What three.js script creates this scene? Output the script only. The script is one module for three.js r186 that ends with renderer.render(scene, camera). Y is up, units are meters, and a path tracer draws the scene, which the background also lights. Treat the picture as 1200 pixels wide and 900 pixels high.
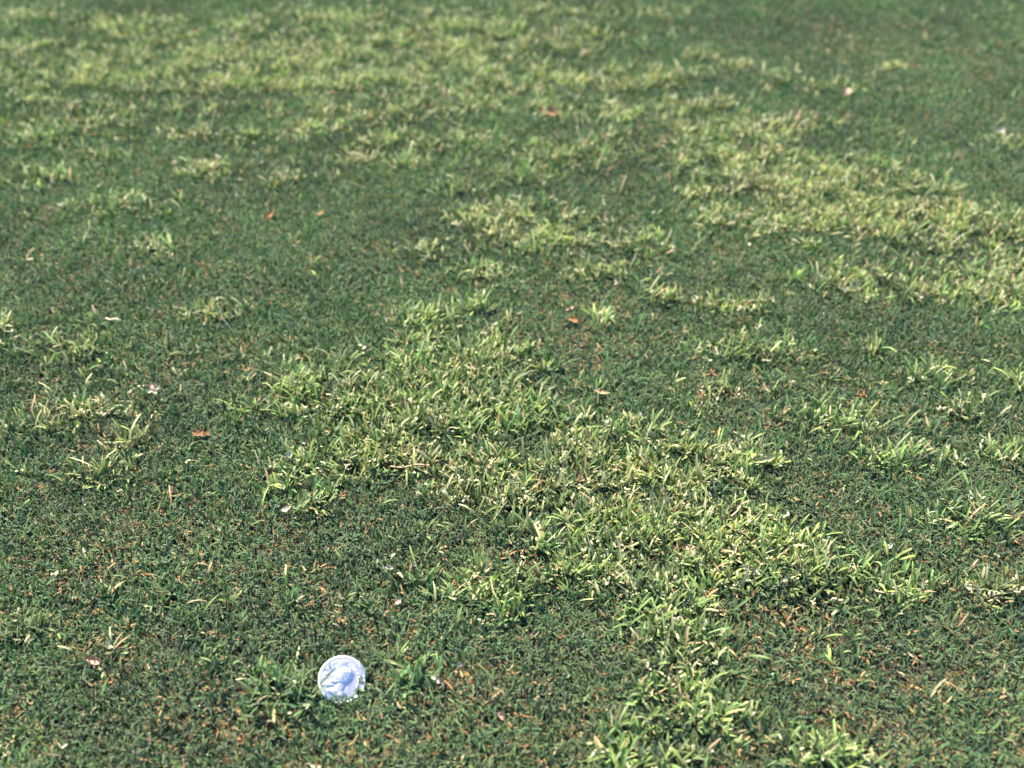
import * as THREE from 'three';
import { Sky } from 'three/addons/objects/Sky.js';
import { ImprovedNoise } from 'three/addons/math/ImprovedNoise.js';
import { mergeGeometries, mergeVertices } from 'three/addons/utils/BufferGeometryUtils.js';

// ---------------------------------------------------------------- camera, sky, sun, exposure
const W = 1024, H = 768;
const scene = new THREE.Scene();
const EYE = 0.454, PITCH = 40, VFOV = 40;
const camera = new THREE.PerspectiveCamera(VFOV, W / H, 0.02, 400);
camera.position.set(0, EYE, 0);
camera.rotation.x = -PITCH * Math.PI / 180;
camera.updateMatrixWorld(true);
camera.focus = 0.6;
camera.userData.fStop = 6;
scene.add(camera);

const SUN_EL = 58, SUN_AZ = -38;                 // azimuth from straight ahead, to the left
const sunDir = new THREE.Vector3(
  Math.sin(SUN_AZ * Math.PI / 180) * Math.cos(SUN_EL * Math.PI / 180),
  Math.sin(SUN_EL * Math.PI / 180),
  -Math.cos(SUN_AZ * Math.PI / 180) * Math.cos(SUN_EL * Math.PI / 180));
const sky = new Sky();
sky.name = 'sky';
sky.scale.setScalar(300);
sky.material.uniforms.sunPosition.value.copy(sunDir);
sky.material.uniforms.turbidity.value = 2.2;
sky.material.uniforms.rayleigh.value = 1.3;
sky.material.uniforms.mieCoefficient.value = 0.004;
sky.userData.kind = 'structure';
scene.add(sky);
scene.environmentIntensity = 0.115;
const sun = new THREE.DirectionalLight(0xffefd6, 5);
sun.position.copy(sunDir).multiplyScalar(5).add(new THREE.Vector3(0, 0, -0.7));
sun.target.position.set(0, 0, -0.7);
sun.castShadow = true;
sun.shadow.mapSize.set(4096, 4096);
Object.assign(sun.shadow.camera, { left: -1.6, right: 1.6, top: 1.6, bottom: -1.6, near: 1, far: 10 });
scene.add(sun, sun.target);

const renderer = new THREE.WebGLRenderer({ antialias: true });
renderer.setSize(W, H);
renderer.toneMapping = THREE.LinearToneMapping;
renderer.toneMappingExposure = 3.2;
renderer.shadowMap.enabled = true;

// ---------------------------------------------------------------- helpers
let seed = 20240611;
function rnd() {
  seed |= 0; seed = (seed + 0x6D2B79F5) | 0;
  let t = Math.imul(seed ^ (seed >>> 15), 1 | seed);
  t = (t + Math.imul(t ^ (t >>> 7), 61 | t)) ^ t;
  return ((t ^ (t >>> 14)) >>> 0) / 4294967296;
}
const rr = (a, b) => a + (b - a) * rnd();
const gauss = () => (rnd() + rnd() + rnd() + rnd() - 2) * 1.0;       // about -2..2, sd 0.58
const clamp = (x, a = 0, b = 1) => Math.min(b, Math.max(a, x));
const sstep = (a, b, x) => { const t = clamp((x - a) / (b - a)); return t * t * (3 - 2 * t); };
const pn = new ImprovedNoise();
const noise = (x, z, s, o = 0) => pn.noise(x / s + 31.7 + o, 7.3 + o * 1.7, z / s + 11.1);
const relief = (x, z) => 0.0045 * noise(x, z, 0.16) + 0.0022 * noise(x, z, 0.05, 3) + 0.0009 * noise(x, z, 0.018, 5);

// where a spot of the green lies: a pixel of the 1200 x 900 photograph, followed down to the turf
const FPX = 450 / Math.tan(VFOV * Math.PI / 360);
function spot(px, py, lift = 0) {
  const d = new THREE.Vector3((px - 600) / FPX, -(py - 450) / FPX, -1).applyQuaternion(camera.quaternion);
  const t = (EYE - lift) / -d.y;
  return { x: d.x * t, z: d.z * t, mm: t / FPX, dep: Math.asin(-d.y / d.length()) };   // mm: metres per pixel across
}
const names = {};
function numbered(n) { const k = names[n] = (names[n] ?? -1) + 1; return k ? `${n}_${String(k).padStart(3, '0')}` : n; }
function tag(o, label, category, group, kind) {
  o.userData = { label, category };
  if (group) o.userData.group = group;
  if (kind) o.userData.kind = kind;
  return o;
}
function add(name, geometry, material, parent = scene) {
  const m = new THREE.Mesh(geometry, material);
  m.name = parent === scene ? numbered(name) : name;
  m.castShadow = m.receiveShadow = true;
  parent.add(m);
  return m;
}
// collects bent blades into one geometry
class Blades {
  constructor() { this.p = []; this.n = []; this.c = []; this.i = []; }
  // root, heading, lean from upright at the root, how far it bends over, length, width, colours at base and tip
  blade(x, y, z, az, lean, curl, L, w, c0, c1, { seg = 4, fold = 0.25, tip = 0.15, twist = 0, sway = 0, base = 0.7 } = {}) {
    const rows = seg + 1, start = this.p.length / 3, wide = fold > 0 ? 3 : 2;
    let th = lean, px = x, py = y, pz = z, a = az;
    for (let r = 0; r < rows; r++) {
      const t = r / seg;
      const dx = Math.sin(th) * Math.cos(a), dy = Math.cos(th), dz = Math.sin(th) * Math.sin(a);
      const tw = twist * t;
      let sx = -Math.sin(a), sy = 0, sz = Math.cos(a);
      let nx = sy * dz - sz * dy, ny = sz * dx - sx * dz, nz = sx * dy - sy * dx;     // side x along
      const ct = Math.cos(tw), st = Math.sin(tw);
      const ux = sx * ct + nx * st, uy = sy * ct + ny * st, uz = sz * ct + nz * st;
      nx = nx * ct - sx * st; ny = ny * ct - sy * st; nz = nz * ct - sz * st;
      const prof = t < 0.3 ? base + (1 - base) * t / 0.3 : t < 0.72 ? 1 : 1 - (1 - tip) * Math.pow((t - 0.72) / 0.28, 1.4);
      const hw = w * 0.5 * prof;
      for (let k = 0; k < wide; k++) {
        const s = wide === 3 ? k - 1 : k * 2 - 1;
        const drop = wide === 3 && k === 1 ? -fold * hw : 0;
        this.p.push(px + ux * hw * s + nx * drop, py + uy * hw * s + ny * drop, pz + uz * hw * s + nz * drop);
        const b = wide === 3 ? -s * fold * 0.9 : 0;
        const mx = nx + ux * b, my = ny + uy * b, mz = nz + uz * b, ml = Math.hypot(mx, my, mz) || 1;
        this.n.push(mx / ml, my / ml, mz / ml);
        const q = Math.pow(t, 1.2), mid = wide === 3 && k === 1 ? 1.08 : 1;
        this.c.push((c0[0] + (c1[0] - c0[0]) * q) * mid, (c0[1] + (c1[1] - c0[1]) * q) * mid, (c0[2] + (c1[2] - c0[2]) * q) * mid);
      }
      if (r < seg) {
        const l = L / seg;
        px += dx * l; py += dy * l; pz += dz * l;
        th += curl / seg; a += sway / seg;
        const o = start + r * wide;
        for (let k = 0; k < wide - 1; k++) this.i.push(o + k, o + k + 1, o + k + wide, o + k + 1, o + k + 1 + wide, o + k + wide);
      }
    }
  }
  geometry() {
    const g = new THREE.BufferGeometry();
    g.setAttribute('position', new THREE.Float32BufferAttribute(this.p, 3));
    g.setAttribute('normal', new THREE.Float32BufferAttribute(this.n, 3));
    g.setAttribute('color', new THREE.Float32BufferAttribute(this.c, 3));
    g.setIndex(this.i);
    return g;
  }
}
const leafMat = (coat, rough, through = 0.35) => new THREE.MeshPhysicalMaterial({
  color: 0xffffff, vertexColors: true, roughness: 0.95, transmission: through, thickness: 0,
  clearcoat: coat, clearcoatRoughness: rough, side: THREE.DoubleSide });
const bentMat = leafMat(0.14, 0.5, 0.42), poaMat = leafMat(0.3, 0.4, 0.38), strawMat = leafMat(0.05, 0.6, 0.12);

// ---------------------------------------------------------------- the green: soil and thatch
{
  const N = 512, data = new Uint8Array(N * N * 4), bump = new Uint8Array(N * N * 4);
  const wrap = (x, y, s, o) => {                         // tileable noise on a torus of four blended samples
    const u = x / N, v = y / N, f = (a, b) => pn.noise(a * s, o, b * s);
    return f(u, v) * (1 - u) * (1 - v) + f(u - 1, v) * u * (1 - v) + f(u, v - 1) * (1 - u) * v + f(u - 1, v - 1) * u * v;
  };
  for (let y = 0; y < N; y++) for (let x = 0; x < N; x++) {
    const a = wrap(x, y, 9, 1.3), b = wrap(x, y, 37, 4.1), c = wrap(x, y, 90, 8.7), k = (y * N + x) * 4;
    const v = clamp(0.45 + a * 0.5 + b * 0.6 + c * 0.5), tan = sstep(0.45, 0.85, v);
    data[k] = 30 + 56 * v + 46 * tan; data[k + 1] = 27 + 46 * v + 32 * tan; data[k + 2] = 20 + 30 * v + 16 * tan; data[k + 3] = 255;
    bump[k] = bump[k + 1] = bump[k + 2] = clamp(0.5 + b * 0.6 + c * 0.7) * 255; bump[k + 3] = 255;
  }
  const mk = (d, srgb) => { const t = new THREE.DataTexture(d, N, N); t.wrapS = t.wrapT = THREE.RepeatWrapping; t.magFilter = THREE.LinearFilter; if (srgb) t.colorSpace = THREE.SRGBColorSpace; t.needsUpdate = true; return t; };
  const soilMat = new THREE.MeshStandardMaterial({ map: mk(data, true), bumpMap: mk(bump), bumpScale: 0.0015, roughness: 1 });
  const g = new THREE.PlaneGeometry(4.4, 4, 220, 200);
  g.rotateX(-Math.PI / 2); g.translate(0, 0, -1.5);
  const p = g.attributes.position, uv = g.attributes.uv;
  for (let i = 0; i < p.count; i++) { p.setY(i, relief(p.getX(i), p.getZ(i))); uv.setXY(i, p.getX(i) / 0.14, p.getZ(i) / 0.14); }
  g.computeVertexNormals();
  const soil = add('ground', g, soilMat); soil.userData = { kind: 'structure', label: 'brown sandy soil and thatch showing between the grass blades' };

  const far = new THREE.PlaneGeometry(300, 300, 1, 1); far.rotateX(-Math.PI / 2);
  const fd = new Uint8Array(N * N * 4);
  for (let k = 0; k < N * N; k++) { const j = 0.7 + 0.5 * (data[k * 4] - 34) / 110; fd[k * 4] = 52 * j; fd[k * 4 + 1] = 74 * j; fd[k * 4 + 2] = 50 * j; fd[k * 4 + 3] = 255; }
  for (let i = 0; i < 4; i++) far.attributes.uv.setXY(i, far.attributes.uv.getX(i) * 600, far.attributes.uv.getY(i) * 600);
  far.translate(0, -0.014, 0);
  const fm = add('lawn', far, new THREE.MeshStandardMaterial({ map: mk(fd, true), roughness: 1 })); fm.userData = { kind: 'structure', label: 'mown green stretching away beyond the frame' };
}

// ---------------------------------------------------------------- pale meadow grass: patches and tufts
// blobs of the patches: pixel centre, half sizes in pixels, density
const PATCHES = [
  ['large pale grass patch left of centre, the widest one in the middle of the view', 'w',
    [[350, 455, 45, 28, 1], [300, 482, 35, 11, 1], [410, 470, 45, 34, 1], [480, 450, 60, 45, 1], [550, 425, 62, 34, .9], [530, 495, 70, 34, 1.1], [610, 470, 60, 34, 1], [690, 466, 30, 9, 1.1], [600, 412, 45, 18, .7]]],
  ['pale yellowish grass patch with white cut tips, below left end of the large patch', 'y',
    [[350, 568, 34, 28, 1], [405, 538, 52, 28, 1.1], [455, 522, 40, 20, 1], [350, 592, 24, 8, .8], [500, 540, 45, 24, .7], [555, 560, 45, 26, .6]]],
  ['brightest yellow-green grass patch, right of centre above the bare brown strip', 'y',
    [[640, 545, 50, 34, 1], [700, 535, 40, 25, 1], [755, 552, 72, 40, 1.1], [835, 550, 60, 28, 1], [882, 542, 28, 11, 1.2], [690, 605, 60, 34, 1], [765, 625, 60, 38, 1], [845, 635, 72, 34, 1.2], [925, 638, 58, 24, 1], [622, 605, 45, 25, .8], [600, 575, 45, 28, .7], [720, 660, 60, 22, .7], [830, 665, 60, 18, .6]]],
  ['ragged grass patch with dark gaps, just below the brightest patch', 'w',
    [[560, 672, 55, 24, 1], [612, 655, 40, 28, 1], [592, 714, 30, 13, .9], [665, 668, 40, 20, .8], [500, 662, 40, 17, .9], [545, 630, 40, 20, .7], [640, 640, 60, 24, .6]]],
  ['green and straw grass patch trailing right from the brightest patch', 'w',
    [[990, 682, 70, 26, 1], [940, 672, 50, 20, 1], [1042, 697, 34, 17, .9]]],
  ['long grass patch running down to the bottom edge, right of the coin', 'w',
    [[745, 690, 40, 18, .6], [790, 700, 34, 22, 1.2], [775, 742, 40, 32, 1.2], [812, 782, 40, 38, 1], [842, 842, 38, 38, 1.1], [780, 856, 50, 34, 1], [728, 884, 40, 25, 1]]],
  ['broad pale yellow grass band sweeping down to the right edge in the distance', 'y',
    [[850, 180, 60, 18, 1], [790, 150, 60, 14, .8], [900, 150, 60, 13, .8], [900, 215, 80, 24, 1.2], [870, 256, 48, 16, 1], [960, 250, 70, 28, 1.2], [1000, 207, 60, 18, 1], [1050, 250, 60, 28, 1.2], [1120, 262, 60, 28, 1], [1180, 268, 40, 20, 1], [1120, 312, 60, 22, .9], [1182, 338, 40, 22, .9], [1085, 345, 60, 14, .9], [990, 328, 58, 12, 1]]],
  ['row of pale grass clumps above the large patch and left of the yellow band', 'y',
    [[560, 252, 35, 11, 1], [612, 252, 40, 13, 1.1], [652, 276, 50, 15, 1.1], [722, 287, 45, 12, 1], [590, 282, 40, 10, .7]]],
  ['pale grass patch above the row of clumps, below the orange leaf scrap', 'w',
    [[640, 186, 35, 10, 1], [672, 181, 45, 12, 1], [620, 209, 30, 8, .8], [728, 172, 50, 11, .8], [530, 166, 48, 10, .9]]],
  ['wide blurred patchwork of pale grass along the top left of the view', 'y',
    [[100, 82, 100, 16, .7], [50, 122, 60, 9, .6], [250, 62, 120, 20, .9], [350, 100, 80, 11, .8], [450, 92, 80, 15, .9], [470, 52, 100, 16, 1], [600, 42, 90, 15, 1], [590, 100, 60, 11, .9], [680, 92, 60, 11, .9], [150, 30, 100, 8, .6], [400, 22, 120, 8, .8], [300, 130, 60, 6, .5], [760, 90, 60, 10, .8], [700, 130, 60, 11, .9], [470, 132, 80, 9, .6], [640, 15, 110, 5, .7], [40, 60, 70, 8, .6], [180, 95, 80, 9, .6], [330, 75, 70, 9, .7], [560, 75, 60, 9, .8], [260, 100, 60, 8, .6], [20, 20, 70, 5, .4], [560, 125, 60, 8, .7], [820, 125, 50, 8, .7], [380, 125, 50, 8, .7], [80, 145, 60, 7, .5], [180, 128, 50, 6, .5]]],
];
// single tufts: pixel centre, half sizes, number of blades, kind, label
const TUFTS = [
  [692, 320, 36, 8, 60, 'y', 'compact bright tuft with pale tips, nearest below the row of distant clumps'],
  [500, 374, 44, 12, 70, 'w', 'leafy green tuft with dark shaded foot, above the large patch on its left side'],
  [556, 357, 24, 9, 32, 'w', 'small tuft touching the right end of the leafy green tuft above the large patch'],
  [420, 188, 25, 8, 45, 'y', 'small yellow tuft left of the pale patch below the orange scrap'],
  [240, 200, 36, 10, 60, 'y', 'tuft with pale splayed tips in the upper left, between two fainter tufts'],
  [330, 211, 25, 7, 36, 'y', 'faint tuft to the right of the splayed pale-tipped tuft in the upper left'],
  [228, 158, 36, 6, 55, 'y', 'low yellow mat of grass directly above the splayed pale-tipped tuft'],
  [360, 152, 42, 7, 70, 'y', 'low yellow mat with dark underside, right of the similar mat above the splayed tuft'],
  [45, 163, 44, 11, 60, 'w', 'upper of the two loose green tufts at the left edge near the top'],
  [60, 208, 46, 13, 60, 'w', 'lower of the two loose green tufts at the left edge near the top'],
  [155, 242, 70, 11, 85, 'w', 'long low tuft running left below the splayed pale-tipped tuft'],
  [190, 295, 30, 9, 30, 'w', 'thin dark-green tuft under the long low tuft in the upper left'],
  [245, 369, 46, 8, 48, 'y', 'sparse low tuft with one whitish clump at its right end, left of centre'],
  [95, 408, 46, 13, 48, 'w', 'thin tuft near the left edge under a pale fallen straw'],
  [4, 389, 16, 13, 34, 'y', 'bright tuft cut by the left edge of the view'],
  [105, 481, 66, 20, 85, 'y', 'wide straw-flecked tuft at left with a pinkish flower scrap at its tip'],
  [157, 520, 26, 15, 24, 'y', 'tuft of a few tall pale blades between flower scrap and orange leaf scrap'],
  [125, 552, 40, 14, 32, 'w', 'dim tuft just below the few tall pale blades at left'],
  [860, 356, 42, 10, 60, 'y', 'tuft with a white fleck on its left, just below the distant yellow band'],
  [880, 410, 66, 15, 110, 'w', 'broad tuft with long leaning blades, right of the large patch'],
  [1095, 441, 35, 13, 40, 'w', 'upright spiky green tuft at right with three tall blades'],
  [975, 494, 42, 18, 55, 'w', 'loose green tuft between the broad tuft and the brightest patch'],
  [1065, 541, 46, 14, 52, 'w', 'straw-mixed tuft right of the brightest patch, above the trailing patch'],
  [1178, 536, 30, 15, 38, 'w', 'tuft near the right edge level with the straw-mixed tuft'],
  [830, 464, 30, 16, 38, 'y', 'small pale tuft right of the large patch, under the broad leaning tuft'],
  [1045, 79, 20, 3, 26, 'y', 'lone blurred yellow tuft on the dark green at far right'],
  [870, 75, 28, 5, 42, 'y', 'blurred yellow tuft at the top, right-hand one of a close pair'],
  [820, 62, 22, 5, 34, 'y', 'blurred yellow tuft at the top, left-hand one of a close pair'],
  [975, 103, 30, 6, 32, 'w', 'faint blurred tuft next to a pinkish scrap at the top right'],
  [910, 92, 30, 6, 32, 'w', 'faint blurred tuft between the yellow pair and the pinkish scrap'],
  [1130, 606, 44, 18, 46, 'w', 'scattered green tuft at right below the straw-mixed tuft'],
  [1165, 690, 32, 11, 34, 'y', 'small tuft with a white fleck near the right edge'],
  [970, 884, 62, 20, 75, 'w', 'tuft of long green blades at the bottom edge, right of the long patch'],
  [335, 814, 36, 26, 46, 'g', 'flattened green tuft beside the coin on its left'],
  [470, 802, 46, 17, 22, 'g', 'tuft of long bent blades beside the coin on its right'],
  [560, 320, 36, 9, 40, 'w', 'loose tuft left of the compact bright tuft'],
  [497, 296, 38, 7, 36, 'y', 'low pale tuft at the left foot of the row of distant clumps'],
  [704, 377, 20, 9, 18, 'w', 'few tall thin blades beside the orange thatch scraps near the centre'],
  [1170, 170, 26, 8, 30, 'w', 'dim tuft under the white scrap in the far right'],
  [1196, 456, 18, 22, 30, 'w', 'tuft of tall blades cut by the right edge of the view'],
  [28, 738, 22, 9, 20, 'w', 'small pale tuft near the left edge in the dark foreground'],
  [1025, 411, 26, 9, 22, 'w', 'thin tuft between the broad leaning tuft and the spiky one'],
  [290, 160, 22, 6, 28, 'w', 'small dim tuft filling the gap between the two low yellow mats'],
  [480, 190, 34, 8, 44, 'w', 'tuft right of the small yellow tuft, above the pale row of clumps'],
  [445, 165, 30, 7, 36, 'y', 'pale tuft just above the small yellow tuft at upper centre left'],
  [120, 185, 34, 8, 36, 'w', 'faint low tuft right of the two loose green tufts at the left edge'],
  [540, 222, 34, 8, 36, 'w', 'thin tuft at the upper left end of the pale row of clumps'],
  [775, 350, 24, 9, 24, 'w', 'thin tuft left of the tuft with the white fleck below the yellow band'],
  [1130, 480, 30, 12, 28, 'w', 'thin upright tuft between the spiky tuft and the straw-mixed tuft'],
  [30, 500, 34, 14, 34, 'w', 'dim green tuft at the left edge below the straw-flecked tuft'],
];
const KINDS = {
  y: { c0: [0.075, 0.135, 0.025], c1: [0.255, 0.32, 0.075], len: [0.006, 0.0145], wid: [0.0009, 0.0016], pale: 0.19, lean: 0.95 },
  w: { c0: [0.045, 0.105, 0.02], c1: [0.185, 0.28, 0.06], len: [0.007, 0.0165], wid: [0.0009, 0.0016], pale: 0.12, lean: 0.9 },
  m: { c0: [0.045, 0.10, 0.028], c1: [0.12, 0.22, 0.045], len: [0.006, 0.014], wid: [0.0009, 0.0015], pale: 0.035, lean: 1 },
  g: { c0: [0.05, 0.11, 0.03], c1: [0.10, 0.185, 0.045], len: [0.008, 0.017], wid: [0.0009, 0.0017], pale: 0.04, lean: 1.5 },
};
const near = [];                                        // where pale grass is thick, the fine turf thins a little
function poaPlant(B, x, z, kind, count, spread, tall = 1) {
  const K = KINDS[kind], y = relief(x, z) - 0.001;
  const tone = clamp(0.98 + 0.75 * noise(x, z, 0.03, 77), 0.65, 1.3) * rr(0.75, 1.25), yel = rr(-1, 1);
  for (let i = 0; i < count; i++) {
    const az = rnd() * 6.283, lean = Math.abs(gauss()) * 0.55 * K.lean + 0.12, curl = rr(-0.15, 1.25) * (rnd() < 0.2 ? 1.7 : 1);
    const L = tall * rr(...K.len) * (rnd() < 0.12 ? 1.4 : 1), w = rr(...K.wid), v = tone * rr(0.65, 1.38);
    let c0 = K.c0.map((c) => c * v), c1 = [K.c1[0] * v * (1 + 0.18 * yel), K.c1[1] * v, K.c1[2] * v * (1 - 0.15 * yel)];
    let tip = rnd() < 0.4 ? 0.55 : 0.12;
    const r = rnd();
    if (r < K.pale) { c0 = [0.24, 0.27, 0.10]; c1 = [0.55, 0.53, 0.27]; tip = 0.5; }                    // bleached, cut tips
    else if (r < K.pale + (kind === 'g' ? 0.01 : 0.06)) { c0 = [0.30, 0.20, 0.09]; c1 = [0.48, 0.34, 0.17]; }                 // dead
    else if (rnd() < 0.2) { c1 = [c1[0] * 1.5 + 0.04, c1[1] * 1.35 + 0.04, c1[2] * 1.4 + 0.01]; }
    B.blade(x + gauss() * spread, y, z + gauss() * spread, az, lean, curl, L, w, c0, c1, { seg: 4, fold: rr(0.2, 0.5), tip, twist: gauss() * 0.7, sway: gauss() * 0.5 });
    if (rnd() < K.pale * 0.35) {                                                                     // a bit of a seed head
      const sx = x + gauss() * 0.004, sz = z + gauss() * 0.004;
      for (let q = 0; q < 3; q++) B.blade(sx + gauss() * 0.0006, y + rr(0.004, 0.009), sz + gauss() * 0.0006, rnd() * 6.28, rr(0.2, 1.4), rr(0, 0.8), rr(0.0018, 0.0032), rr(0.0010, 0.0017), [0.45, 0.44, 0.24], [0.66, 0.62, 0.42], { seg: 2, fold: 0.4, tip: 0.3 });
    }
  }
}
for (const [label, kind, blobs] of PATCHES) {
  const B = new Blades();
  for (const [px, py, rx, ry, dens] of blobs) {
    const c = spot(px, py + 5), gx = rx * c.mm, gz = ry * c.mm / Math.sin(c.dep);
    near.push([c.x, c.z, gx, gz]);
    const plants = Math.round(dens * Math.PI * gx * gz * 1e4 * 6.8 * (1 - 0.18 * sstep(-0.75, -1.0, c.z)));
    for (let i = 0; i < plants; i++) {
      const a = rnd() * 6.283, r = Math.pow(rnd(), 0.8) * 1.5, x = c.x + Math.cos(a) * r * gx, z = c.z + Math.sin(a) * r * gz;
      if (noise(x, z, 0.024, 9) + 0.5 * noise(x, z, 0.009, 2) + 0.5 * noise(x, z * 1.6, 0.07, 15) * sstep(-0.6, -0.95, z) < -0.25 + 0.3 * (r - 0.6) + 0.08 * sstep(-0.85, -1.1, z)) continue;           // gaps
      poaPlant(B, x, z, rnd() < 0.68 ? kind : rnd() < 0.6 ? 'm' : 'w', 3 + Math.floor(rnd() * 5), 0.0022);
    }
  }
  tag(add('grass_patch', B.geometry(), poaMat), label, 'grass', null, 'stuff');
}
// loose longer blades thinly spread between the patches
{
  const B = new Blades();
  for (let k = 0; k < 30000; k++) {
    const z = -(0.2 + 1.35 * Math.pow(rnd(), 0.7)), x = rr(-1, 1) * (0.2 - 0.41 * z);
    let f = 0.08 + 0.16 * sstep(-0.7, -1.1, z) * sstep(0.25, 0.05, x) + 0.36 * sstep(0.05, 0.55, noise(x, z, 0.09, 61) + 0.5 * noise(x, z, 0.03, 63));
    let closeTo = 0;
    for (const [cx, cz, rx, rz] of near) { const q = ((x - cx) / (rx * 2.1)) ** 2 + ((z - cz) / (rz * 2.1)) ** 2; if (q < 1) closeTo = Math.max(closeTo, 1 - q); }
    f += 0.35 * closeTo;
    if (x > 0.18 - 0.25 * (z + 1.05) && z < -0.93) f *= 0.25;
    if (rnd() > f) continue;
    poaPlant(B, x, z, rnd() < 0.7 ? 'm' : 'w', 2 + Math.floor(rnd() * 3), 0.002);
  }
  tag(add('loose_grass', B.geometry(), poaMat), 'longer mid-green blades thinly spread through the short turf between the patches', 'grass', null, 'stuff');
}
for (const [px, py, rx, ry, n, kind, label] of TUFTS) {
  const B = new Blades(), c = spot(px, py + 4), gx = rx * c.mm, gz = ry * c.mm / Math.sin(c.dep);
  near.push([c.x, c.z, gx * 0.8, gz * 0.8]);
  for (let i = 0; i < n * 3; i += 4) {
    const a = rnd() * 6.283, r = Math.pow(rnd(), 0.8) * 1.25;
    poaPlant(B, c.x + Math.cos(a) * r * gx, c.z + Math.sin(a) * r * gz, kind, 4, 0.0018, 1.2 - 0.25 * r);
  }
  tag(add('grass_tuft', B.geometry(), poaMat), label, 'grass tuft', 'pale grass tufts scattered over the green');
}

// ---------------------------------------------------------------- fine dark turf of the green
// thin spots of the turf, where soil and thatch show: pixel centre, half sizes, strength
const THIN = [[600, 820, 600, 130, .15], [1060, 790, 170, 110, .5], [960, 830, 60, 40, .35], [1150, 620, 90, 60, .3], [900, 740, 90, 40, .35], [520, 850, 210, 60, .4], [330, 880, 80, 40, .5], [120, 770, 70, 40, .4], [690, 380, 100, 50, .8], [650, 320, 50, 18, .3],
  [1050, 60, 160, 40, .7], [960, 590, 60, 30, .3], [170, 660, 200, 90, .22], [850, 590, 40, 12, .3], [930, 470, 120, 40, .25], [560, 790, 120, 40, .25], [870, 690, 70, 30, .4], [300, 620, 120, 50, .2], [1180, 800, 60, 90, .25], [340, 70, 40, 10, .3], [120, 215, 60, 12, .2]]
  .map(([px, py, rx, ry, s]) => { const c = spot(px, py); return [c.x, c.z, rx * c.mm * 1.2, ry * c.mm / Math.sin(c.dep) * 1.2, s]; });
function thinness(x, z) {
  let t = noise(x, z, 0.045, 21) + 0.6 * noise(x, z, 0.014, 23) + 0.1 * sstep(-0.6, -0.3, z);
  for (const [cx, cz, rx, rz, s] of THIN) { const q = ((x - cx) / rx) ** 2 + ((z - cz) / rz) ** 2; if (q < 1) t += s * (1 - q); }
  return t;
}
const coinAt = spot(401, 797, 0.006);
{
  const V = 8, shoots = [];
  for (let v = 0; v < V; v++) {
    const B = new Blades();
    for (let i = 0; i < 3; i++) {
      const t = rr(0.75, 1.25);
      B.blade(gauss() * 0.0012, -0.001, gauss() * 0.0012, i * 2.1 + rnd() * 1.5, Math.abs(gauss()) * 0.6 + 0.1, rr(-0.5, 1.8), rr(0.0064, 0.0122), rr(0.00066, 0.00105),
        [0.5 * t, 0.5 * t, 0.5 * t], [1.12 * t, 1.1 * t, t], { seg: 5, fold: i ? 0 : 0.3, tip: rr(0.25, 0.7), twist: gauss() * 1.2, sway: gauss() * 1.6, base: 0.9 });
    }
    shoots.push(B.geometry());
  }
  const spots = Array.from({ length: V }, () => []);
  const cell = 0.0023;
  const half = (z) => 0.15 + 0.395 * z;
  for (let z = 0.14; z < 2.1; z += cell) {
    const wide = half(z) + 0.16;
    for (let x = -wide; x < wide; x += cell) {
      const inView = z > 0.22 && z < 1.36 && Math.abs(x) < half(z) + 0.03;
      if (!inView && rnd() < 0.45) continue;
      const X = x + rr(-0.5, 0.5) * cell * 1.6, Z = -z + rr(-0.5, 0.5) * cell * 1.6;
      const thin = thinness(X, Z);
      if (thin > 0.15 && rnd() < 0.42 * sstep(0.15, 0.9, thin)) continue;
      let cover = 0;
      for (const [cx, cz, rx, rz] of near) { const q = ((X - cx) / rx) ** 2 + ((Z - cz) / rz) ** 2; if (q < 1) cover = Math.max(cover, 1 - q); }
      if (rnd() < cover * 0.35) continue;
      const q = Math.hypot(X - coinAt.x, (Z - coinAt.z) * 1.0);
      if (q < 0.0088) continue;
      spots[Math.floor(rnd() * V)].push([X, Z]);
    }
  }
  const turf = new THREE.Group(); turf.name = 'turf';
  tag(turf, 'short dark blue-green mown grass covering the whole green', 'grass', null, 'stuff');
  scene.add(turf);
  const M = new THREE.Matrix4(), q = new THREE.Quaternion(), e = new THREE.Euler(), s = new THREE.Vector3(), p = new THREE.Vector3(), col = new THREE.Color();
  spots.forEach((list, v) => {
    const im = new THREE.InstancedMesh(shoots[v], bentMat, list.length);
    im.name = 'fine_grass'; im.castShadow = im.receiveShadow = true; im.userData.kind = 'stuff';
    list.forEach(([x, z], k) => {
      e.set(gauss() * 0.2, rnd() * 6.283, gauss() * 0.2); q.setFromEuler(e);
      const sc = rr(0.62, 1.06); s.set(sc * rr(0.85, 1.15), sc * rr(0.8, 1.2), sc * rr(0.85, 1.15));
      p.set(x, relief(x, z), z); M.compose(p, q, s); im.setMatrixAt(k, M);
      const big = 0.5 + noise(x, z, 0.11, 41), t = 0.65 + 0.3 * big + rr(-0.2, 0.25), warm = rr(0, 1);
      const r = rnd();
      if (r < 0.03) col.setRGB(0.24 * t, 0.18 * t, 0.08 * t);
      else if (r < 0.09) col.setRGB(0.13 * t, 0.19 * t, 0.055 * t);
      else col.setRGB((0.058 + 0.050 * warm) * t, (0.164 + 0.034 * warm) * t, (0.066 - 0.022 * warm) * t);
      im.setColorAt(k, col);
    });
    turf.add(im);
  });
}
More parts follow.
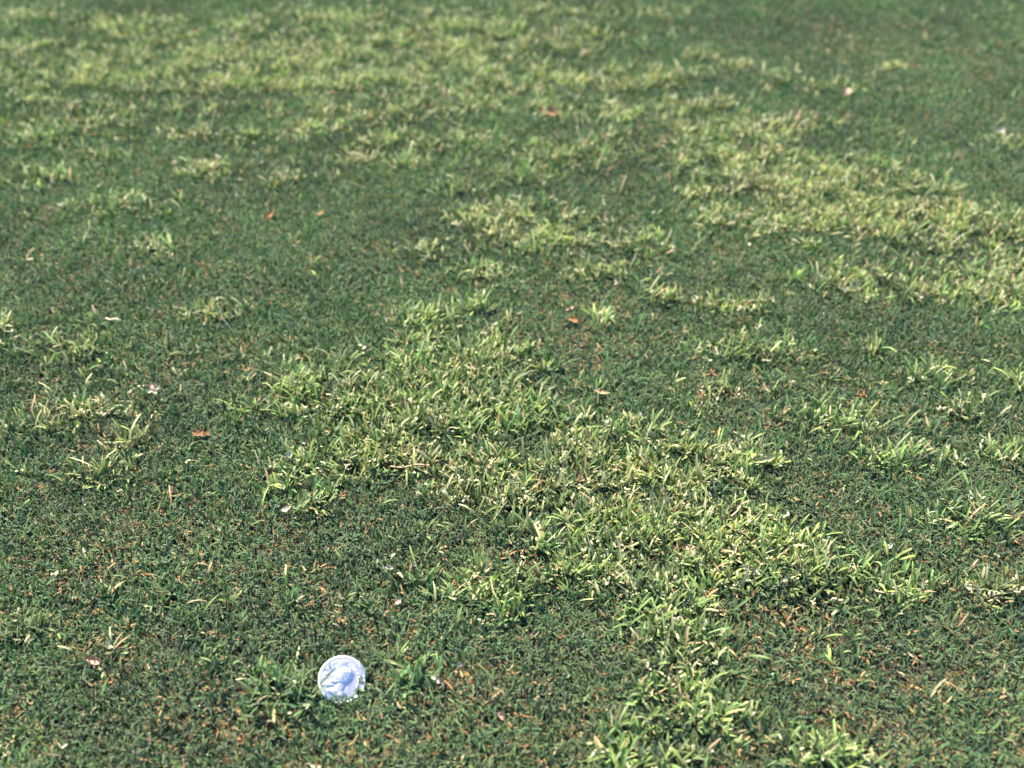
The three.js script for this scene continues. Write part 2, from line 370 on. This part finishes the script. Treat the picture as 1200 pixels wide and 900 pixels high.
// dead blades and thatch lying between the shoots
{
  const V = 5, turf = new THREE.Group(); turf.name = 'thatch';
  tag(turf, 'tan and orange dead grass bits lying between the green blades', 'thatch', null, 'stuff');
  scene.add(turf);
  for (let v = 0; v < V; v++) {
    const B = new Blades();
    for (let i = 0; i < 2; i++) B.blade(gauss() * 0.001, 0.0006, gauss() * 0.001, rnd() * 6.28, rr(1.1, 1.6), rr(-0.3, 0.5), rr(0.0012, 0.0040), rr(0.0005, 0.0010), [1, 1, 1], [rr(0.7, 1.2), rr(0.7, 1.2), rr(0.7, 1.1)], { seg: 3, fold: 0.4, tip: 0.4, twist: gauss() * 1.5, sway: gauss() });
    const list = [];
    for (let k = 0; k < 12500; k++) {
      const z = -(0.15 + 1.7 * Math.pow(rnd(), 0.8)), x = rr(-1, 1) * (0.27 - 0.395 * z);
      const thin = thinness(x, z);
      if (thin < rr(-0.4, 0.6)) continue;
      if (Math.hypot(x - coinAt.x, z - coinAt.z) < 0.014) continue;
      list.push([x, z]);
    }
    const im = new THREE.InstancedMesh(B.geometry(), strawMat, list.length);
    im.name = 'dead_grass'; im.castShadow = im.receiveShadow = true; im.userData.kind = 'stuff';
    const M = new THREE.Matrix4(), q = new THREE.Quaternion(), e = new THREE.Euler(), s = new THREE.Vector3(), p = new THREE.Vector3(), col = new THREE.Color();
    list.forEach(([x, z], k) => {
      e.set(gauss() * 0.4, rnd() * 6.28, gauss() * 0.4); q.setFromEuler(e); s.setScalar(rr(0.7, 1.4));
      p.set(x, relief(x, z) + rr(0.0, 0.0038), z); M.compose(p, q, s); im.setMatrixAt(k, M);
      const t = rr(0.35, 0.9), o = rnd();
      if (o < 0.55) col.setRGB(0.36 * t, 0.235 * t, 0.10 * t); else if (o < 0.82) col.setRGB(0.36 * t, 0.17 * t, 0.065 * t); else col.setRGB(0.46 * t, 0.38 * t, 0.20 * t);
      im.setColorAt(k, col);
    });
    turf.add(im);
  }
}

// ---------------------------------------------------------------- the coin
{
  const R = 0.0118, T = 0.00175;
  const coin = new THREE.Group(); coin.name = 'coin';
  tag(coin, 'shiny silver coin with a raised rim, propped in the grass of the foreground', 'coin');
  scene.add(coin);
  const silver = new THREE.MeshPhysicalMaterial({ color: new THREE.Color().setRGB(0.63, 0.64, 0.69), metalness: 1, roughness: 0.37 });
  const rimMat = new THREE.MeshPhysicalMaterial({ color: new THREE.Color().setRGB(0.92, 0.92, 0.94), metalness: 1, roughness: 0.45 });
  // body: edge with fine reeding, flat back
  const body = new THREE.CylinderGeometry(R - 0.00004, R - 0.00004, T, 238, 1); 
  { const p = body.attributes.position; for (let i = 0; i < p.count; i++) { const r = Math.hypot(p.getX(i), p.getZ(i)); if (r > R * 0.9) { const a = Math.atan2(p.getZ(i), p.getX(i)), k = Math.round(a / (2 * Math.PI) * 238) % 2 ? 0.9935 : 1; p.setX(i, p.getX(i) * k); p.setZ(i, p.getZ(i) * k); } } body.computeVertexNormals(); }
  add('coin_body', body, silver, coin);
  const rimPts = [[R - 0.0013, T / 2 - 0.0001], [R - 0.00115, T / 2 + 0.00018], [R - 0.0009, T / 2 + 0.00026], [R - 0.0003, T / 2 + 0.00024], [R - 0.00003, T / 2 + 0.0001], [R, T / 2 - 0.0002], [R - 0.0001, T / 2 - 0.0004]].map((a) => new THREE.Vector2(...a));
  add('rim', new THREE.LatheGeometry(rimPts, 128), rimMat, coin);
  // face: worn relief of a head in profile, with a worn legend round it
  const NR = 90, NA = 260, pos = [], idx = [];
  const el = (x, y, cx, cy, rx, ry, rot = 0) => { const c = Math.cos(rot), s = Math.sin(rot), u = ((x - cx) * c + (y - cy) * s) / rx, v = (-(x - cx) * s + (y - cy) * c) / ry; return 1 - Math.hypot(u, v); };
  const dome = (d) => d <= 0 ? 0 : Math.sqrt(Math.min(1, d * 2.2));
  function reliefAt(x, y) {                              // x, y in radii
    let h = 0;
    const head = Math.max(dome(el(x, y, 0.02, 0.14, 0.40, 0.46)), 0.95 * dome(el(x, y, -0.18, -0.02, 0.26, 0.34)), 0.8 * dome(el(x, y, 0.06, -0.38, 0.22, 0.36, -0.25)), 0.85 * dome(el(x, y, 0.06, -0.66, 0.46, 0.20, 0.1)), 0.75 * dome(el(x, y, -0.44, 0.02, 0.10, 0.075, 0.6)), 0.7 * dome(el(x, y, -0.36, -0.24, 0.10, 0.09)));
    h = head * 0.0008 + 0.00012 * pn.noise(x * 3.1, y * 3.1, 5.5);
    const hair = dome(el(x, y, 0.13, 0.26, 0.34, 0.36));
    h += hair * (0.00020 + 0.00016 * Math.sin((x * 0.8 + y * 1.3) * 22 + 3 * Math.sin(x * 6)));
    h -= 0.00014 * dome(el(x, y, -0.22, 0.10, 0.08, 0.05)) + 0.0001 * dome(el(x, y, -0.28, -0.17, 0.09, 0.02));
    const r = Math.hypot(x, y), a = Math.atan2(y, x);
    if (r > 0.70 && r < 0.84) {                          // worn legend: irregular small lumps
      const k = Math.sin(a * 26) * 0.5 + Math.sin(a * 61 + r * 30) * 0.5;
      const on = sstep(0.05, 0.5, Math.sin(a * 1.5 + 0.6)) ;
      h += 0.00012 * sstep(0.0, 0.4, k) * on * sstep(0.70, 0.73, r) * (1 - sstep(0.81, 0.84, r));
    }
    return h + 0.00002 * pn.noise(x * 18, y * 18, 2.2);
  }
  const RF = R - 0.0013;
  for (let i = 0; i <= NR; i++) for (let j = 0; j < NA; j++) { const r = i / NR, a = j / NA * 2 * Math.PI, x = r * Math.cos(a), y = r * Math.sin(a); pos.push(x * RF, T / 2 + 0.00003 + reliefAt(x, y) * (1 - sstep(0.94, 1, r)) - 0.00016 * sstep(0.9, 0.97, r) * (1 - sstep(0.985, 1, r)), -y * RF); }
  for (let i = 0; i < NR; i++) for (let j = 0; j < NA; j++) { const a = i * NA + j, b = i * NA + (j + 1) % NA; idx.push(a, a + NA, b, b, a + NA, b + NA); }
  const fg = new THREE.BufferGeometry(); fg.setAttribute('position', new THREE.Float32BufferAttribute(pos, 3)); fg.setIndex(idx); fg.computeVertexNormals();
  add('portrait_relief', fg, silver, coin);
  coin.position.set(coinAt.x, 0.0062, coinAt.z);
  // leans towards the viewer and a little to the right; turned so that the head looks left
  const n = new THREE.Vector3(0.16, 0.93, 0.375).normalize();
  coin.quaternion.setFromUnitVectors(new THREE.Vector3(0, 1, 0), n);
  coin.rotateY(-0.35);
}

// ---------------------------------------------------------------- scraps lying on the grass
const scrapMat = (r, g, b, rough = 0.8, through = 0.15) => new THREE.MeshPhysicalMaterial({ color: new THREE.Color().setRGB(r, g, b), roughness: 0.95, transmission: through, thickness: 0, clearcoat: 0.25, clearcoatRoughness: rough * 0.6, vertexColors: true, side: THREE.DoubleSide });
const MAT = { orange: scrapMat(0.46, 0.23, 0.085), tan: scrapMat(0.60, 0.42, 0.22), husk: scrapMat(0.75, 0.58, 0.38, 0.6), white: scrapMat(0.62, 0.58, 0.40, 0.5, 0.25), pink: scrapMat(0.60, 0.38, 0.26), lime: scrapMat(0.48, 0.52, 0.22, 0.6, 0.3), brown: scrapMat(0.28, 0.15, 0.07) };
// a curled, thick, ragged flake
function flake(L, w, cup, curl, ragged) {
  const NU = 14, NV = 7, pos = [], col = [], idx = [], th = Math.min(0.0004, w * 0.12), o = rnd() * 50;
  for (let side = 0; side < 2; side++) for (let i = 0; i <= NU; i++) for (let j = 0; j <= NV; j++) {
    const u = i / NU, v = j / NV * 2 - 1;
    const prof = Math.pow(Math.sin(Math.PI * clamp(u * 0.94 + 0.03)), 0.6) * (1 + ragged * pn.noise(u * 5, o, v > 0 ? 1.3 : 7.7));
    const x = (u - 0.5) * L, z = v * w * 0.5 * prof;
    let y = cup * w * v * v * prof + curl * L * (u - 0.4) ** 2 + w * 0.16 * pn.noise(u * 4, v * 2, o + 3) - w * 0.05 * Math.exp(-36 * v * v);
    pos.push(x, y - side * th * (1 - v ** 4), z);
    const t = 0.8 + 0.35 * pn.noise(u * 7, v * 3, o) + (Math.abs(v) < 0.15 ? 0.12 : 0);
    col.push(t, t * (0.97 + 0.06 * v), t);
  }
  const off = (NU + 1) * (NV + 1), at = (i, j) => i * (NV + 1) + j;
  for (let i = 0; i < NU; i++) for (let j = 0; j < NV; j++) {
    idx.push(at(i, j), at(i, j + 1), at(i + 1, j), at(i + 1, j), at(i, j + 1), at(i + 1, j + 1));
    idx.push(off + at(i, j), off + at(i + 1, j), off + at(i, j + 1), off + at(i + 1, j), off + at(i + 1, j + 1), off + at(i, j + 1));
  }
  for (const j of [0, NV]) for (let i = 0; i < NU; i++) idx.push(at(i, j), at(i + 1, j), off + at(i, j), off + at(i, j), at(i + 1, j), off + at(i + 1, j));
  const g = new THREE.BufferGeometry();
  g.setAttribute('position', new THREE.Float32BufferAttribute(pos, 3)); g.setAttribute('color', new THREE.Float32BufferAttribute(col, 3)); g.setIndex(idx);
  g.computeVertexNormals();
  return g;
}
function straw(L, r) {                                   // a thin bent stem
  const pts = [0, 1, 2, 3].map((k) => new THREE.Vector3((k / 3 - 0.5) * L, gauss() * L * 0.03, gauss() * L * 0.05));
  const g = new THREE.TubeGeometry(new THREE.CatmullRomCurve3(pts), 16, r, 7, false), n = g.attributes.position.count, c = [];
  for (let i = 0; i < n; i++) { const t = 0.9 + 0.25 * pn.noise(i * 0.21, 3.3, 1.1); c.push(t, t, t); }
  g.setAttribute('color', new THREE.Float32BufferAttribute(c, 3));
  return g;
}
// pixel, length and width in pixels, slant in the picture in degrees, lift, tilt, material, shape, name, category, label
const SCRAPS = [
  [236, 511, 21, 10, -4, 6.5, 0.25, 'orange', 'flake', 'dry_leaf', 'dry leaf', 'orange dry leaf scrap lying on dark grass, below the pinkish flower scrap'],
  [645, 133, 26, 9, -3, 8, 0.2, 'orange', 'flake', 'dry_leaf', 'dry leaf', 'blurred orange leaf scrap in the pale grass at the top centre'],
  [315, 255, 17, 7, 35, 7, 0.4, 'orange', 'flake', 'dry_leaf', 'dry leaf', 'slanting orange leaf sliver on the dark grass in the upper left'],
  [376, 252, 7, 6, 0, 7, 0.2, 'orange', 'flake', 'dry_leaf', 'dry leaf', 'tiny orange speck right of the slanting orange sliver'],
  [513, 800, 16, 6, -28, 7.5, 0.3, 'husk', 'flake', 'husk', 'husk', 'pale pointed husk on the grass right of the coin'],
  [526, 806, 14, 3, -48, 6.5, 0.3, 'orange', 'straw', 'dead_stalk', 'stalk', 'short orange stalk touching the pale husk right of the coin'],
  [588, 840, 12, 6, -45, 6, 0.3, 'pink', 'flake', 'husk', 'husk', 'pinkish husk low in the foreground, left of a fallen orange straw'],
  [611, 838, 18, 3, -12, 6, 0.15, 'orange', 'straw', 'dead_stalk', 'stalk', 'orange fallen straw low in the foreground beside the pinkish husk'],
  [538, 782, 8, 6, 75, 9, 0.7, 'white', 'flake', 'petal', 'petal', 'small white petal standing in the grass above the pale husk'],
  [662, 792, 15, 8, 85, 9, 0.9, 'lime', 'flake', 'leaf_scrap', 'leaf scrap', 'pale lime leaf scrap standing upright left of the long patch'],
  [667, 360, 11, 6, 10, 5, 0.2, 'pink', 'flake', 'dry_leaf', 'dry leaf', 'upper pink-orange scrap on the thin turf near the centre'],
  [671, 374, 13, 6, -25, 5, 0.2, 'orange', 'flake', 'dry_leaf', 'dry leaf', 'lower orange scrap on the thin turf near the centre'],
  [1172, 155, 10, 7, 5, 12, 0.2, 'white', 'flake', 'petal', 'petal', 'lone white scrap on the dark green in the far right'],
  [992, 108, 9, 8, 60, 9, 0.6, 'pink', 'flake', 'dry_leaf', 'dry leaf', 'blurred pinkish scrap beside a faint tuft at the top right'],
  [933, 138, 13, 6, 60, 10, 0.8, 'tan', 'flake', 'dry_leaf', 'dry leaf', 'tan scrap standing at the upper edge of the yellow band'],
  [110, 772, 17, 9, -15, 5, 0.2, 'pink', 'flake', 'dry_leaf', 'dry leaf', 'dull pinkish leaf scrap in the dark foreground at left'],
  [456, 667, 9, 6, -10, 8, 0.3, 'white', 'flake', 'petal', 'petal', 'small white petal left of the ragged patch'],
  [467, 707, 8, 6, 50, 7, 0.4, 'husk', 'flake', 'husk', 'husk', 'small tan husk under the white petal left of the ragged patch'],
  [1135, 687, 8, 8, -30, 9, 0.4, 'white', 'flake', 'petal', 'petal', 'white fleck beside the small tuft near the right edge'],
  [982, 699, 13, 4, -5, 8, 0.15, 'husk', 'straw', 'dead_stalk', 'stalk', 'short pale straw lying across the trailing patch at right'],
  [480, 545, 46, 2.6, 1, 11, 0.05, 'tan', 'straw', 'dead_stalk', 'stalk', 'long tan straw lying level under the large patch'],
  [680, 561, 15, 11, 20, 9, 0.3, 'brown', 'flake', 'dry_leaf', 'dry leaf', 'brown shrivelled leaf in the middle of the brightest patch'],
  [895, 541, 26, 8, 8, 11, 0.25, 'lime', 'flake', 'leaf_scrap', 'leaf scrap', 'broad pale leaf blade lying at the right end of the brightest patch'],
  [704, 462, 20, 4.5, -12, 10, 0.2, 'tan', 'flake', 'leaf_scrap', 'leaf scrap', 'bleached leaf blade lying at the right tip of the large patch'],
  [340, 538, 11, 8, 60, 11, 0.6, 'white', 'flake', 'petal', 'petal', 'white scrap standing at the left end of the yellowish lower patch'],
  [337, 599, 14, 6, 10, 8, 0.3, 'husk', 'flake', 'husk', 'husk', 'pale curled scrap at the foot of the yellowish lower patch'],
  [867, 597, 28, 3, 38, 11, 0.2, 'pink', 'straw', 'dead_stalk', 'stalk', 'pinkish straw leaning right in the brightest patch'],
  [133, 376, 18, 3, -6, 9, 0.1, 'husk', 'straw', 'dead_stalk', 'stalk', 'pale straw lying level above the thin tuft near the left edge'],
];
for (const [px, py, lp, wp, slant, lift, tilt, mat, shape, name, cat, label] of SCRAPS) {
  const h = lift * 0.72 / 1000, c = spot(px, py, h), a = slant * Math.PI / 180;
  // the slant seen in the picture is turned into a heading on the ground
  const gx = Math.cos(a), gz = -Math.sin(a) / Math.sin(c.dep) * (1 - 0.6 * tilt), k = Math.hypot(gx, gz);
  const L = lp * c.mm * Math.min(k, 1.35), w = wp * c.mm * 0.95;
  const m = add(name, shape === 'flake' ? flake(L, w, rr(0.2, 0.45), rr(-0.5, 0.9), 0.8) : straw(L, w * 0.4), MAT[mat]);
  m.position.set(c.x, h + relief(c.x, c.z), c.z);
  m.rotation.order = 'YXZ';
  m.rotation.y = Math.atan2(-gz, gx);
  m.rotation.x = 0.35 + gauss() * 0.2;
  m.rotation.z = tilt * Math.sign(Math.sin(a) || 1);
  tag(m, label, cat);
}
// the flower scrap: five small petals round a core
{
  const c = spot(180, 456, 0.011), f = new THREE.Group(); f.name = 'flower';
  tag(f, 'tiny pinkish white flower scrap at the right end of the straw-flecked tuft', 'flower');
  f.position.set(c.x, 0.011, c.z); f.rotation.set(0.5, 0.3, 0.1); scene.add(f);
  for (let i = 0; i < 4; i++) {
    const p = add('petal', flake(0.0042, 0.0030, 0.35, 0.5, 0.2), i === 1 ? MAT.pink : MAT.white, f), a = i * 1.7;
    p.position.set(Math.cos(a) * 0.0022, 0, -Math.sin(a) * 0.0022); p.rotation.set(0, a, 0);
  }
  add('core', new THREE.SphereGeometry(0.0009, 10, 8).translate(0, 0.0004, 0).setAttribute('color', new THREE.Float32BufferAttribute(new Array(99 * 3).fill(0.8), 3)), MAT.pink, f);
}
renderer.render(scene, camera);
